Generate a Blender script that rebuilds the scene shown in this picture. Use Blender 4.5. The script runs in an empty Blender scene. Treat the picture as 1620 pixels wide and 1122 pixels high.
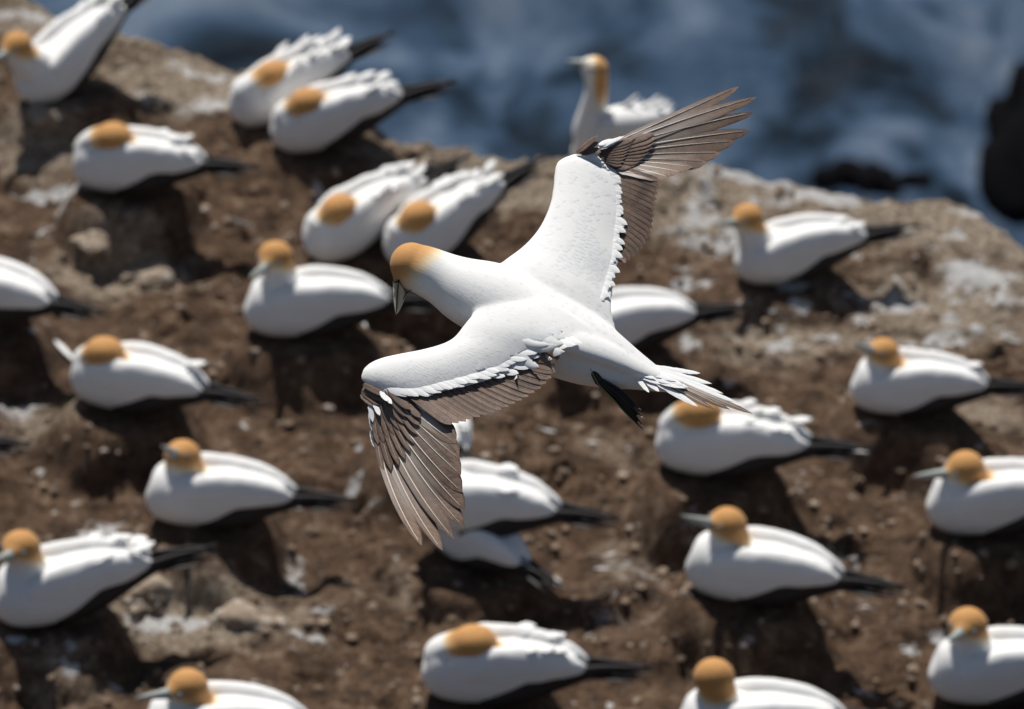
import bpy, math, random
import numpy as np
from mathutils import Vector, Matrix
from mathutils.bvhtree import BVHTree

R = math.radians
S = bpy.context.scene
COL = S.collection

# ------------------------------------------------------------------ camera
PITCH = R(32.0)
GD = 21.5                       # camera to the middle of the colony, metres
HD = 13.0                       # camera to the flying bird
FPX = 8400.0                    # focal length in 1620-wide pixels
cam = bpy.data.cameras.new('camera')
cam_ob = bpy.data.objects.new('camera', cam)
COL.objects.link(cam_ob)
S.camera = cam_ob
C0 = Vector((0, -GD * math.cos(PITCH), GD * math.sin(PITCH)))
cam_ob.location = C0
cam_ob.rotation_euler = (math.pi / 2 - PITCH, 0, 0)
cam.sensor_width = 36
cam.lens = 36 * FPX / 1620
cam.clip_start = 0.1
cam.clip_end = 9000
cam.dof.use_dof = True
cam.dof.focus_distance = 12.90
cam.dof.aperture_fstop = 3.5
cam.dof.aperture_blades = 9

# ------------------------------------------------------------------ light
SUN_AZ = -14.0                  # degrees left of straight away from the camera
SUN_EL = 60.0
w = bpy.data.worlds.new('World')
S.world = w
w.use_nodes = True
nt = w.node_tree
sky = nt.nodes.new('ShaderNodeTexSky')
sky.sky_type = 'NISHITA'
sky.sun_disc = False
sky.sun_elevation = R(SUN_EL)
sky.sun_rotation = R(SUN_AZ)
bg = nt.nodes['Background']
bg.inputs[1].default_value = 0.055
nt.links.new(sky.outputs[0], bg.inputs[0])
sun = bpy.data.lights.new('sun', 'SUN')
sun.energy = 4.95
sun.angle = R(0.5)
sun.color = (1.0, 0.965, 0.91)
sun_ob = bpy.data.objects.new('sun', sun)
COL.objects.link(sun_ob)
to_sun = Vector((math.sin(R(SUN_AZ)) * math.cos(R(SUN_EL)),
                 math.cos(R(SUN_AZ)) * math.cos(R(SUN_EL)), math.sin(R(SUN_EL))))
sun_ob.rotation_euler = to_sun.to_track_quat('Z', 'Y').to_euler()
sun_ob.location = (-10, 30, 60)
S.view_settings.view_transform = 'Standard'
S.view_settings.look = 'None'
S.view_settings.gamma = 1
S.view_settings.use_curve_mapping = False
S.view_settings.exposure = 0.0
S.render.resolution_x = 1024
S.render.resolution_y = 709
S.render.engine = 'CYCLES'
S.cycles.max_bounces = 6

# ------------------------------------------------------------------ geometry helpers
CR = Vector((1, 0, 0))
CU = Vector((0, math.sin(PITCH), math.cos(PITCH)))
CB = Vector((0, -math.cos(PITCH), math.sin(PITCH)))

def P(px, py, z=0.0):
    """point of the flying bird: z metres nearer than 13 m"""
    D = HD - z
    return C0 + CR * ((px - 810) / FPX * D) + CU * (-(py - 561) / FPX * D) - CB * D

def ray(px, py):
    return (CR * ((px - 810) / FPX) + CU * (-(py - 561) / FPX) - CB)

def G(px, py, h=0.0):
    d = ray(px, py)
    t = (h - C0.z) / d.z
    return C0 + d * t

def tag(o, label=None, cat=None, group=None, kind=None):
    if label: o['label'] = label
    if cat: o['category'] = cat
    if group: o['group'] = group
    if kind: o['kind'] = kind
    return o

def mesh_ob(name, verts, faces, mats, parent=None, smooth=True, midx=None, uvs=None, attrs=None):
    me = bpy.data.meshes.new(name)
    me.from_pydata([tuple(v) for v in verts], [], faces)
    if not isinstance(mats, (list, tuple)): mats = [mats]
    for m in mats: me.materials.append(m)
    if midx: me.polygons.foreach_set('material_index', midx)
    if smooth: me.polygons.foreach_set('use_smooth', [True] * len(me.polygons))
    if uvs is not None:
        at = me.attributes.new('fuv', 'FLOAT2', 'POINT')
        at.data.foreach_set('vector', np.array(uvs, dtype=np.float32).ravel())
    if attrs:
        for k, v in attrs.items():
            at = me.attributes.new(k, 'FLOAT', 'POINT')
            at.data.foreach_set('value', np.array(v, dtype=np.float32))
    me.update()
    o = bpy.data.objects.new(name, me)
    COL.objects.link(o)
    if parent is not None: o.parent = parent
    return o

def empty(name, loc=(0, 0, 0)):
    o = bpy.data.objects.new(name, None)
    o.empty_display_size = 0.1
    COL.objects.link(o)
    o.location = loc
    return o

def loft(stations, n=20, up=Vector((0, 0, 1))):
    """stations: (centre, half width across, half height along up-ish); closed ends. Returns verts, faces"""
    V, F = [], []
    m = len(stations)
    cs = [Vector(s[0]) for s in stations]
    for i in range(m):
        t = (cs[min(i + 1, m - 1)] - cs[max(i - 1, 0)]).normalized()
        side = t.cross(up)
        if side.length < 1e-3: side = Vector((0, 1, 0))
        side.normalize()
        u = side.cross(t).normalized()
        a, b = stations[i][1], stations[i][2]
        for k in range(n):
            th = 2 * math.pi * k / n
            V.append(cs[i] + side * (math.cos(th) * a) + u * (math.sin(th) * b))
    for i in range(m - 1):
        for k in range(n):
            k2 = (k + 1) % n
            F.append((i * n + k, i * n + k2, (i + 1) * n + k2, (i + 1) * n + k))
    V.append(cs[0]); V.append(cs[-1])
    for k in range(n):
        k2 = (k + 1) % n
        F.append((m * n, k2, k))
        F.append((m * n + 1, (m - 1) * n + k, (m - 1) * n + k2))
    return V, F

def smooth_stations(st, sub=4):
    """Catmull-Rom through stations"""
    out = []
    A = [np.array(list(s[0]) + [s[1], s[2]], dtype=float) for s in st]
    m = len(A)
    for i in range(m - 1):
        p0, p1, p2, p3 = A[max(i - 1, 0)], A[i], A[i + 1], A[min(i + 2, m - 1)]
        for k in range(sub):
            t = k / sub
            q = 0.5 * ((2 * p1) + (-p0 + p2) * t + (2 * p0 - 5 * p1 + 4 * p2 - p3) * t * t + (-p0 + 3 * p1 - 3 * p2 + p3) * t ** 3)
            out.append(q)
    out.append(A[-1])
    return [(Vector(q[:3]), max(q[3], 0.0005), max(q[4], 0.0005)) for q in out]

def sphere(c, r, n=16, m=10, sc=(1, 1, 1)):
    V, F = [], []
    for i in range(1, m):
        ph = math.pi * i / m
        for k in range(n):
            th = 2 * math.pi * k / n
            V.append(Vector((c[0] + r * sc[0] * math.sin(ph) * math.cos(th), c[1] + r * sc[1] * math.sin(ph) * math.sin(th), c[2] + r * sc[2] * math.cos(ph))))
    for i in range(m - 2):
        for k in range(n):
            k2 = (k + 1) % n
            F.append((i * n + k, (i + 1) * n + k, (i + 1) * n + k2, i * n + k2))
    V.append(Vector((c[0], c[1], c[2] + r * sc[2]))); V.append(Vector((c[0], c[1], c[2] - r * sc[2])))
    for k in range(n):
        k2 = (k + 1) % n
        F.append((len(V) - 2, k, k2)); F.append((len(V) - 1, (m - 2) * n + k2, (m - 2) * n + k))
    return V, F

def join(parts):
    V, F = [], []
    for v, f in parts:
        o = len(V); V += list(v); F += [tuple(i + o for i in q) for q in f]
    return V, F

def remesh(V, F, voxel, it=8, fac=0.5):
    me = bpy.data.meshes.new('tmp'); me.from_pydata([tuple(v) for v in V], [], F)
    o = bpy.data.objects.new('tmp', me); COL.objects.link(o)
    md = o.modifiers.new('r', 'REMESH'); md.mode = 'VOXEL'; md.voxel_size = voxel
    ms = o.modifiers.new('s', 'SMOOTH'); ms.iterations = it; ms.factor = fac
    dg = bpy.context.evaluated_depsgraph_get()
    ev = o.evaluated_get(dg); m2 = ev.to_mesh()
    Vn = [v.co.copy() for v in m2.vertices]; Fn = [tuple(p.vertices) for p in m2.polygons]
    ev.to_mesh_clear()
    bpy.data.objects.remove(o); bpy.data.meshes.remove(me)
    return Vn, Fn

def sstep(a, b, x):
    t = min(max((x - a) / (b - a), 0), 1); return t * t * (3 - 2 * t)

def poly_at(pts, t):
    """point at fraction t of arc length along a polyline of tuples"""
    A = np.array(pts, dtype=float)
    seg = np.linalg.norm(np.diff(A[:, :2], axis=0), axis=1); L = np.concatenate([[0], np.cumsum(seg)])
    s = t * L[-1]
    return np.array([np.interp(s, L, A[:, k]) for k in range(A.shape[1])])

# ------------------------------------------------------------------ materials
def new_mat(name, rough=0.6, spec=0.3):
    m = bpy.data.materials.new(name); m.use_nodes = True
    b = m.node_tree.nodes['Principled BSDF']
    b.inputs['Roughness'].default_value = rough
    b.inputs['Specular IOR Level'].default_value = spec
    return m, m.node_tree, b

def N(t, typ, **kw):
    n = t.nodes.new(typ)
    for k, v in kw.items(): setattr(n, k, v)
    return n

def ramp(t, fac, stops):
    r = N(t, 'ShaderNodeValToRGB')
    e = r.color_ramp.elements
    while len(e) > 1: e.remove(e[-1])
    e[0].position = stops[0][0]; e[0].color = (*stops[0][1], 1) if len(stops[0][1]) == 3 else stops[0][1]
    for p, c in stops[1:]:
        q = e.new(p); q.color = (*c, 1)
    t.links.new(fac, r.inputs[0])
    return r.outputs[0]

def mixc(t, fac, a, b, mode='MIX'):
    m = N(t, 'ShaderNodeMix', data_type='RGBA', blend_type=mode)
    for s, v in ((0, fac), (6, a), (7, b)):
        if hasattr(v, 'is_linked') or hasattr(v, 'links'): t.links.new(v, m.inputs[s])
        else: m.inputs[s].default_value = v if s == 0 else ((*v, 1) if len(v) == 3 else v)
    return m.outputs[2]

def noise(t, scale, vec=None, detail=4, rough=0.55, dist=0.0):
    n = N(t, 'ShaderNodeTexNoise'); n.inputs['Scale'].default_value = scale
    n.inputs['Detail'].default_value = detail; n.inputs['Roughness'].default_value = rough
    n.inputs['Distortion'].default_value = dist
    if vec is not None: t.links.new(vec, n.inputs['Vector'])
    return n.outputs['Fac']

def bump(t, b, h, strength=0.3, dist=0.01):
    n = N(t, 'ShaderNodeBump'); n.inputs['Strength'].default_value = strength
    n.inputs['Distance'].default_value = dist
    t.links.new(h, n.inputs['Height']); t.links.new(n.outputs[0], b.inputs['Normal'])

def objco(t): return N(t, 'ShaderNodeTexCoord').outputs['Object']

def mapped(t, vec, scale=(1, 1, 1), rot=(0, 0, 0)):
    m = N(t, 'ShaderNodeMapping'); t.links.new(vec, m.inputs[0])
    m.inputs['Scale'].default_value = scale; m.inputs['Rotation'].default_value = rot
    return m.outputs[0]

def attr(t, name):
    n = N(t, 'ShaderNodeAttribute'); n.attribute_name = name; return n

WHITE = (0.79, 0.79, 0.775)
def plumage(name, axis_rot, hscale, stretch=0.22, bs=0.5):
    """white body plumage with golden head (attribute gold)"""
    m, t, b = new_mat(name, 0.75, 0.15)
    co = objco(t)
    v = mapped(t, mapped(t, co, rot=axis_rot), scale=(hscale * stretch, hscale, hscale))
    n1 = noise(t, 1.0, v, 5, 0.6)
    n2 = noise(t, 9.0, co, 4, 0.6)
    base = mixc(t, n2, (0.77, 0.76, 0.735), (0.87, 0.865, 0.845))
    g = attr(t, 'gold').outputs['Fac']
    ad = N(t, 'ShaderNodeMath', operation='MULTIPLY_ADD'); t.links.new(n1, ad.inputs[0]); ad.inputs[1].default_value = 0.35; ad.inputs[2].default_value = -0.175
    ad2 = N(t, 'ShaderNodeMath', operation='ADD'); t.links.new(ad.outputs[0], ad2.inputs[0]); t.links.new(g, ad2.inputs[1])
    cl = ramp(t, ad2.outputs[0], [(0.08, (0.79, 0.79, 0.775)), (0.4, (0.78, 0.64, 0.44)), (0.75, (0.62, 0.365, 0.155)), (1.0, (0.53, 0.27, 0.095))])
    gm = N(t, 'ShaderNodeMath', operation='GREATER_THAN'); t.links.new(g, gm.inputs[0]); gm.inputs[1].default_value = 0.01
    base = mixc(t, gm.outputs[0], base, cl)
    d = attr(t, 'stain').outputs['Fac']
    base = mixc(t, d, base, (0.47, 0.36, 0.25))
    t.links.new(base, b.inputs['Base Color'])
    bump(t, b, n1, bs, 0.004)
    b.inputs['Sheen Weight'].default_value = 0.1
    return m

M = {}
# axis of the flying bird, used for the run of its feathers
AX = (P(1040, 600, .06) - P(700, 440, -.03)).normalized()
def rot_to_x(a):
    q = a.rotation_difference(Vector((1, 0, 0))); e = q.to_euler(); return (e.x, e.y, e.z)
M['hero_plumage'] = plumage('hero_plumage', rot_to_x(AX), 330, 0.10, 0.20)
M['plumage'] = plumage('plumage', (0, 0, 0), 90)

def feather_mat(name, c1, c2, pale=None, dark=None, pale_amt=0.0):
    m, t, b = new_mat(name, 0.62, 0.25)
    uv = attr(t, 'fuv').outputs['Vector']
    co = objco(t)
    # barbs run obliquely from the shaft: v + |u|
    sep = N(t, 'ShaderNodeSeparateXYZ'); t.links.new(uv, sep.inputs[0])
    ab = N(t, 'ShaderNodeMath', operation='ABSOLUTE'); t.links.new(sep.outputs[0], ab.inputs[0])
    ma = N(t, 'ShaderNodeMath', operation='MULTIPLY_ADD'); t.links.new(ab.outputs[0], ma.inputs[0]); ma.inputs[1].default_value = -0.09
    t.links.new(sep.outputs[1], ma.inputs[2])
    cb = N(t, 'ShaderNodeCombineXYZ'); t.links.new(ma.outputs[0], cb.inputs[0]); 
    oi = N(t, 'ShaderNodeObjectInfo'); t.links.new(oi.outputs['Random'], cb.inputs[1])
    barb = noise(t, 130, cb.outputs[0], 2, 0.5)
    mott = noise(t, 55, co, 6, 0.75, 0.6)
    big = noise(t, 14, co, 3, 0.6)
    c = mixc(t, ramp(t, mott, [(0.35, (0, 0, 0)), (0.65, (1, 1, 1))]), c1, c2)
    c = mixc(t, ramp(t, barb, [(0.4, (0.9, 0.9, 0.9)), (0.6, (1.06, 1.06, 1.06))]), (0, 0, 0), c, 'MIX') if False else c
    hv = mixc(t, 0.35, c, ramp(t, barb, [(0.35, tuple(x * 0.7 for x in c1)), (0.65, tuple(min(x * 1.3, .85) for x in c2))]))
    if dark:
        hv = mixc(t, ramp(t, big, [(0.5, (0, 0, 0)), (0.72, (0.6, 0.6, 0.6))]), hv, dark)
        # dark blotches above; vane margins darkened to set feathers apart
    edge = ramp(t, ab.outputs[0], [(0.70, (1, 1, 1)), (0.93, (0.55, 0.5, 0.48))])
    if dark: hv = mixc(t, 1.0, hv, edge, 'MULTIPLY')
    if pale:
        pu = N(t, 'ShaderNodeMapRange'); t.links.new(ab.outputs[0], pu.inputs[0])
        pu.inputs[1].default_value = 0.0; pu.inputs[2].default_value = 0.5; pu.inputs[3].default_value = 0; pu.inputs[4].default_value = 1
        pv = N(t, 'ShaderNodeMapRange'); t.links.new(sep.outputs[1], pv.inputs[0])
        pv.inputs[1].default_value = 0.85; pv.inputs[2].default_value = 0.5; pv.inputs[3].default_value = 0; pv.inputs[4].default_value = pale_amt
        mu = N(t, 'ShaderNodeMath', operation='MULTIPLY'); t.links.new(pu.outputs[0], mu.inputs[0]); t.links.new(pv.outputs[0], mu.inputs[1])
        mu2 = N(t, 'ShaderNodeMath', operation='MULTIPLY'); t.links.new(mu.outputs[0], mu2.inputs[0]); t.links.new(oi.outputs['Random'], mu2.inputs[1])
        hv = mixc(t, mu2.outputs[0], hv, pale)
    # per-feather tone
    tone = N(t, 'ShaderNodeMapRange'); t.links.new(oi.outputs['Random'], tone.inputs[0]); tone.inputs[3].default_value = 0.8; tone.inputs[4].default_value = 1.15
    tc = N(t, 'ShaderNodeCombineXYZ')
    for i in range(3): t.links.new(tone.outputs[0], tc.inputs[i])
    if dark: hv = mixc(t, 1.0, hv, tc.outputs[0], 'MULTIPLY')
    t.links.new(hv, b.inputs['Base Color'])
    bump(t, b, barb, 0.35, 0.0015)
    return m

M['brown_feather'] = feather_mat('brown_feather', (0.13, 0.082, 0.058), (0.25, 0.172, 0.126), (0.50, 0.46, 0.42), (0.055, 0.035, 0.027), .75)
M['brown_covert'] = feather_mat('brown_covert', (0.12, 0.078, 0.057), (0.235, 0.165, 0.128), None, (0.045, 0.03, 0.025))
M['white_feather'] = feather_mat('white_feather', (0.77, 0.77, 0.76), (0.86, 0.86, 0.85))

def simple(name, c, rough=0.6, spec=0.3, var=0.25, scale=40, b_s=0.2, bd=0.003):
    m, t, b = new_mat(name, rough, spec)
    n = noise(t, scale, objco(t), 5, 0.6)
    t.links.new(mixc(t, n, tuple(x * (1 - var) for x in c), tuple(min(1, x * (1 + var)) for x in c)), b.inputs['Base Color'])
    bump(t, b, n, b_s, bd)
    return m
M['shaft'] = simple('shaft', (0.80, 0.74, 0.64), 0.4, 0.5, 0.08)
M['black_feather'] = simple('black_feather', (0.022, 0.018, 0.017), 0.55, 0.3, 0.3, 60)
M['beak'] = simple('beak', (0.66, 0.56, 0.40), 0.5, 0.2, 0.08, 50, 0.1)
M['far_beak'] = simple('far_beak', (0.36, 0.38, 0.35), 0.4, 0.4, 0.1, 30, 0.1)
M['black_skin'] = simple('black_skin', (0.016, 0.014, 0.013), 0.45, 0.4, 0.3, 120, 0.3)
M['web'] = simple('web', (0.030, 0.020, 0.017), 0.5, 0.4, 0.4, 70, 0.5, 0.004)
M['toe_line'] = simple('toe_line', (0.30, 0.34, 0.13), 0.45, 0.4, 0.2, 60)
M['eye'] = simple('eye', (0.16, 0.21, 0.25), 0.1, 0.6, 0.05)
M['down'] = simple('down', (0.72, 0.72, 0.70), 0.9, 0.1, 0.1)
M['moss'] = simple('moss', (0.06, 0.10, 0.02), 0.8, 0.2, 0.4)

# ground
def ground_mat():
    m, t, b = new_mat('colony_soil', 0.95, 0.12)
    co = objco(t)
    big = noise(t, 1.6, co, 4, 0.6)
    mid = noise(t, 9, co, 6, 0.7, 0.4)
    fine = noise(t, 42, co, 5, 0.75)
    soil = ramp(t, mid, [(0.35, (0.036, 0.017, 0.009)), (0.46, (0.112, 0.058, 0.030)), (0.55, (0.20, 0.113, 0.062)), (0.66, (0.38, 0.25, 0.16))])
    soil = mixc(t, ramp(t, fine, [(0.3, (0, 0, 0)), (0.7, (1, 1, 1))]), mixc(t, 0.5, soil, (0.045, 0.026, 0.017)), mixc(t, 0.3, soil, (0.36, 0.285, 0.22)))
    crust = ramp(t, fine, [(0.3, (0.19, 0.135, 0.09)), (0.48, (0.37, 0.285, 0.205)), (0.62, (0.62, 0.54, 0.44))])
    cr = attr(t, 'crust').outputs['Fac']
    a = N(t, 'ShaderNodeMath', operation='ADD'); t.links.new(cr, a.inputs[0]); t.links.new(mid, a.inputs[1])
    c = mixc(t, ramp(t, a.outputs[0], [(0.62, (0, 0, 0)), (0.92, (1, 1, 1))]), soil, crust)
    # guano splashes
    st = mapped(t, co, scale=(1.0, 1.5, 1.0), rot=(0, 0, 0.5))
    gn = noise(t, 16, st, 6, 0.72, 1.0)
    gu = attr(t, 'guano').outputs['Fac']
    a2 = N(t, 'ShaderNodeMath', operation='ADD'); t.links.new(gu, a2.inputs[0]); t.links.new(gn, a2.inputs[1])
    c = mixc(t, ramp(t, a2.outputs[0], [(0.70, (0, 0, 0)), (0.77, (1, 1, 1))]), c, mixc(t, fine, (0.66, 0.64, 0.61), (0.84, 0.83, 0.82)))
    t.links.new(c, b.inputs['Base Color'])
    hh = N(t, 'ShaderNodeMath', operation='ADD'); t.links.new(mid, hh.inputs[0]); t.links.new(fine, hh.inputs[1])
    bump(t, b, hh.outputs[0], 1.0, 0.045)
    return m
M['ground'] = ground_mat()
def rock_mat(name, a, b_, g):
    m, t, b = new_mat(name, 0.95, 0.03 if g == 0.0 else 0.2)
    co = objco(t); n = noise(t, 7, co, 6, 0.7, 0.5); n2 = noise(t, 14, co, 6, 0.7, 1.0)
    c = mixc(t, ramp(t, n, [(0.3, (0, 0, 0)), (0.7, (1, 1, 1))]), a, b_)
    c = mixc(t, ramp(t, n2, [(0.55, (0, 0, 0)), (0.68, (g, g, g))]), c, (0.66, 0.64, 0.61))
    t.links.new(c, b.inputs['Base Color']); bump(t, b, n, 0.9, 0.03); return m
M['pale_rock'] = rock_mat('pale_rock', (0.17, 0.12, 0.085), (0.42, 0.35, 0.27), 0.8)
M['clod'] = rock_mat('clod', (0.10, 0.065, 0.042), (0.34, 0.26, 0.19), 0.7)
M['surf_lump'] = rock_mat('surf_lump', (0.002, 0.002, 0.003), (0.007, 0.007, 0.008), 0.0)

def sea_mat():
    m, t, b = new_mat('sea_water', 0.5, 0.05)
    co = objco(t)
    n1 = noise(t, 0.27, mapped(t, co, scale=(1, 0.8, 1), rot=(0, 0, 0.9)), 6, 0.62, 1.0)
    n2 = noise(t, 0.9, co, 6, 0.7, 1.2)
    a = N(t, 'ShaderNodeMath', operation='MULTIPLY_ADD'); t.links.new(n2, a.inputs[0]); a.inputs[1].default_value = 0.2; t.links.new(n1, a.inputs[2])
    fo = a.outputs[0]
    c = ramp(t, fo, [(0.46, (0.002, 0.005, 0.010)), (0.53, (0.010, 0.020, 0.033)), (0.59, (0.027, 0.050, 0.086)), (0.67, (0.060, 0.090, 0.138)), (0.78, (0.125, 0.16, 0.21))])
    t.links.new(c, b.inputs['Base Color'])
    rr = ramp(t, fo, [(0.5, (0.42, 0.42, 0.42)), (0.65, (0.85, 0.85, 0.85))]); t.links.new(rr, b.inputs['Roughness'])
    b.inputs['IOR'].default_value = 1.33
    bump(t, b, n2, 0.35, 0.25)
    return m
M['sea'] = sea_mat()

# ------------------------------------------------------------------ noise in numpy
rng = np.random.RandomState(5)
def vnoise(x, y, scale, seed):
    r = np.random.RandomState(seed); T = r.rand(256, 256)
    X = x * scale + 1000.37; Y = y * scale + 1000.11
    xi = np.floor(X).astype(int); yi = np.floor(Y).astype(int); fx = X - xi; fy = Y - yi
    fx = fx * fx * (3 - 2 * fx); fy = fy * fy * (3 - 2 * fy)
    a = T[xi % 256, yi % 256]; b = T[(xi + 1) % 256, yi % 256]; c = T[xi % 256, (yi + 1) % 256]; d = T[(xi + 1) % 256, (yi + 1) % 256]
    return (a * (1 - fx) + b * fx) * (1 - fy) + (c * (1 - fx) + d * fx) * fy
def fbm(x, y, scale, seed, octv=5, g=0.5):
    s = 0; a = 1; tot = 0
    for o in range(octv):
        ang = 0.6 * o; xr = x * math.cos(ang) - y * math.sin(ang); yr = x * math.sin(ang) + y * math.cos(ang)
        s = s + a * vnoise(xr, yr, scale * 2 ** o, seed + o); tot += a; a *= g
    return s / tot

# ------------------------------------------------------------------ the colony: one line per sitting bird
# belly point in the photograph, turn of the tail away from us, tail lift, size, head, beak tip (None: tucked), ruffle, label
BIRDS = [
 (98, 150, 44, 15, 1.0, (28, 74), (-22, 96), .5, 'gannet in the far left corner with raised tail and golden head by the frame edge'),
 (440, 192, 27, 9, 0.97, (432, 129), None, 1.0, 'ruffled gannet with tucked head, the rear bird of the pair at the cliff rim'),
 (512, 238, 12, 6, 1.0, (487, 176), None, .6, 'gannet with tucked head, the front bird of the pair at the cliff rim'),
 (200, 305, -14, 0, 1.0, (180, 216), None, .3, 'round gannet asleep below the raised-tail bird, a feathery white spot beside its chest'),
 (560, 402, 33, 8, 0.98, (537, 336), None, .7, 'gannet with tucked head, left bird of the pair just above the flying bird\'s head'),
 (686, 412, 35, 9, 0.98, (662, 350), None, .6, 'gannet with tucked head directly behind the flying bird\'s head'),
 (479, 532, -2, -2, 1.02, (437, 407), (395, 436), .0, 'gannet with upright head and grey bill pointing down at the flying bird\'s left'),
 (-30, 512, -26, 0, 1.0, (-100, 400), (-150, 400), .0, 'gannet cut by the left edge with only its white back and dark tail in view'),
 (200, 650, -22, -2, 1.0, (166, 557), None, .1, 'gannet asleep on a tall mound beside a small green tuft at left'),
 (-178, 745, -10, -2, 1.0, (-250, 640), (-300, 650), .0, 'gannet beyond the left edge, only its dark tail tips showing'),
 (326, 832, -9, -3, 1.0, (290, 724), (256, 702), .0, 'gannet with golden head lifted, on a mound shading the stones lower left'),
 (90, 985, 12, 3, 1.04, (34, 868), (-12, 884), .4, 'large gannet at the lower left edge with a pointed white back and split brown tail'),
 (330, 1205, -6, 0, 1.03, (300, 1088), (216, 1101), .0, 'gannet at the bottom edge showing golden head and long grey bill'),
 (772, 1112, -6, -2, 1.04, (750, 1016), None, .4, 'gannet with golden head tucked into its back, bottom centre'),
 (742, 846, -16, -3, 1.02, (672, 745), (640, 760), .2, 'gannet behind the brown tip of the lower wing, its head hidden'),
 (748, 894, -46, -4, 0.84, (690, 850), None, .0, 'low white gannet sitting close under its partner with a black tail to the lower right'),
 (690, 715, -72, 2, 0.92, (672, 610), None, .3, 'gannet facing away behind the lower wing with only a patch of its white back showing'),
 (968, 565, 6, 0, 0.98, (892, 490), (850, 490), .0, 'gannet half hidden behind the flying bird\'s rump, its head out of sight'),
 (1245, 447, 8, 3, 0.95, (1184, 346), (1130, 352), .1, 'slim gannet with stretched dark tail on the open ground at upper right'),
 (1432, 656, -8, -2, 0.93, (1398, 560), (1352, 540), .1, 'gannet with bill raised above a tan stone at the right'),
 (1135, 752, -11, -2, 1.04, (1108, 650), None, .4, 'gannet under the flying bird\'s tail tip, its head tucked'),
 (1566, 846, -3, 0, 1.04, (1530, 742), (1446, 750), .0, 'gannet at the right edge with a long pale bill stretched left'),
 (1184, 952, -17, -3, 1.03, (1153, 832), (1079, 813), .0, 'gannet with pale bill lifted level, on a mound with deep shade lower right'),
 (1572, 1114, -3, -2, 1.02, (1532, 990), (1500, 1010), .0, 'gannet in the lower right corner with raised golden head'),
 (1176, 1200, -5, -1, 1.04, (1130, 1073), (1116, 1040), .0, 'gannet at the bottom edge right of centre with its bill turned away'),
]
MOUND_H = 0.19
mounds = []
for i, b in enumerate(BIRDS):
    h = MOUND_H
    if i in (1, 2): h = 0.10
    if i == 0: h = 0.14
    if i == 18: h = 0.05
    if i == 15: h = 0.06
    if i == 17: h = 0.10
    g = G(b[0], b[1], h)
    mounds.append([g.x, g.y + 0.03, h, i])
extra = [(900, 700, .07), (1340, 560, .05), (560, 960, .06), (60, 430, .07), (950, 900, .06), (1450, 960, .05), (620, 1060, .05), (280, 470, .05), (1000, 1010, .07), (330, 250, .06)]
for px, py, h in extra:
    g = G(px, py, h); mounds.append([g.x, g.y, h, -1])

EDGE = [(-900, -420), (-300, -150), (62, -4), (118, 20), (237, 50), (327, 75), (405, 96), (470, 140), (560, 195), (640, 222), (713, 228), (763, 238), (814, 252),
        (858, 246), (930, 250), (1020, 258), (1110, 262), (1200, 265), (1300, 271), (1400, 290), (1480, 301), (1540, 312), (1580, 337), (1620, 368), (1800, 520), (2100, 640)]
eg = [G(x, y, 0.03) for x, y in EDGE]
ex = np.array([g.x for g in eg]); ey = np.array([g.y for g in eg])
ex = np.concatenate([[-60], ex, [60]]); ey = np.concatenate([[ey[0] + 6], ey, [ey[-1] - 6]])

def height(x, y):
    x = np.asarray(x, float); y = np.asarray(y, float)
    z = (fbm(x, y, 1.1, 11, 4) - 0.5) * 0.16
    r = 1 - np.abs(2 * fbm(x, y * 1.2, 2.6, 31, 5, 0.55) - 1)
    z += (r - 0.75) * 0.10
    z += (fbm(x, y, 11, 51, 4, 0.6) - 0.5) * 0.05
    rg = 1 - np.abs(2 * fbm(x * 0.8, y * 1.3, 6.0, 131, 4, 0.6) - 1); z += np.clip(rg - .72, 0, 1) * 0.14 * np.clip(fbm(x, y, 1.3, 171, 2) * 3 - .9, 0, 1)
    z -= 0.02
    flat = np.zeros_like(x)
    for mx, my, h, i in mounds:
        wob = 1 + 0.35 * (vnoise(x, y, 4.5, 77) - 0.5)
        d = np.sqrt(((x - mx) * 0.88) ** 2 + (y - my) ** 2) * wob
        rt = 0.17 if i >= 0 else 0.10
        rb = rt + 0.155
        k = np.clip((rb - d) / (rb - rt), 0, 1); k = k * k * (3 - 2 * k)
        if i >= 0:
            top = h + (fbm(x, y, 11, 51, 4, .6) - .5) * 0.03
            z = z * (1 - k) + top * k
        else:
            z = z + h * k
    e = np.interp(x, ex, ey) + (fbm(x, y * 0, 2.2, 91, 4) - 0.5) * 0.12
    d = y - e
    dd = np.clip(d, 0, None)
    near = np.clip(1 + d / 0.35, 0, 1)
    z = z - near * 0.015
    z = z - (0.7 * dd + 2.6 * dd ** 2)
    lim = -29 - 4 * vnoise(x, y, 0.5, 13)
    return np.maximum(z, lim), d

def axis(dense0, dense1, step, far0, far1, g=1.25):
    a = list(np.arange(dense0, dense1, step))
    s = step; p = a[-1]
    while p < far1: s *= g; p += s; a.append(p)
    s = step; p = a[0]; pre = []
    while p > far0: s *= g; p -= s; pre.append(p)
    return np.array(pre[::-1] + a)

def grid_faces(nx, ny):
    i = np.arange(nx - 1)[:, None] * ny + np.arange(ny - 1)[None, :]
    return np.stack([i, i + ny, i + ny + 1, i + 1], -1).reshape(-1, 4)

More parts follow.
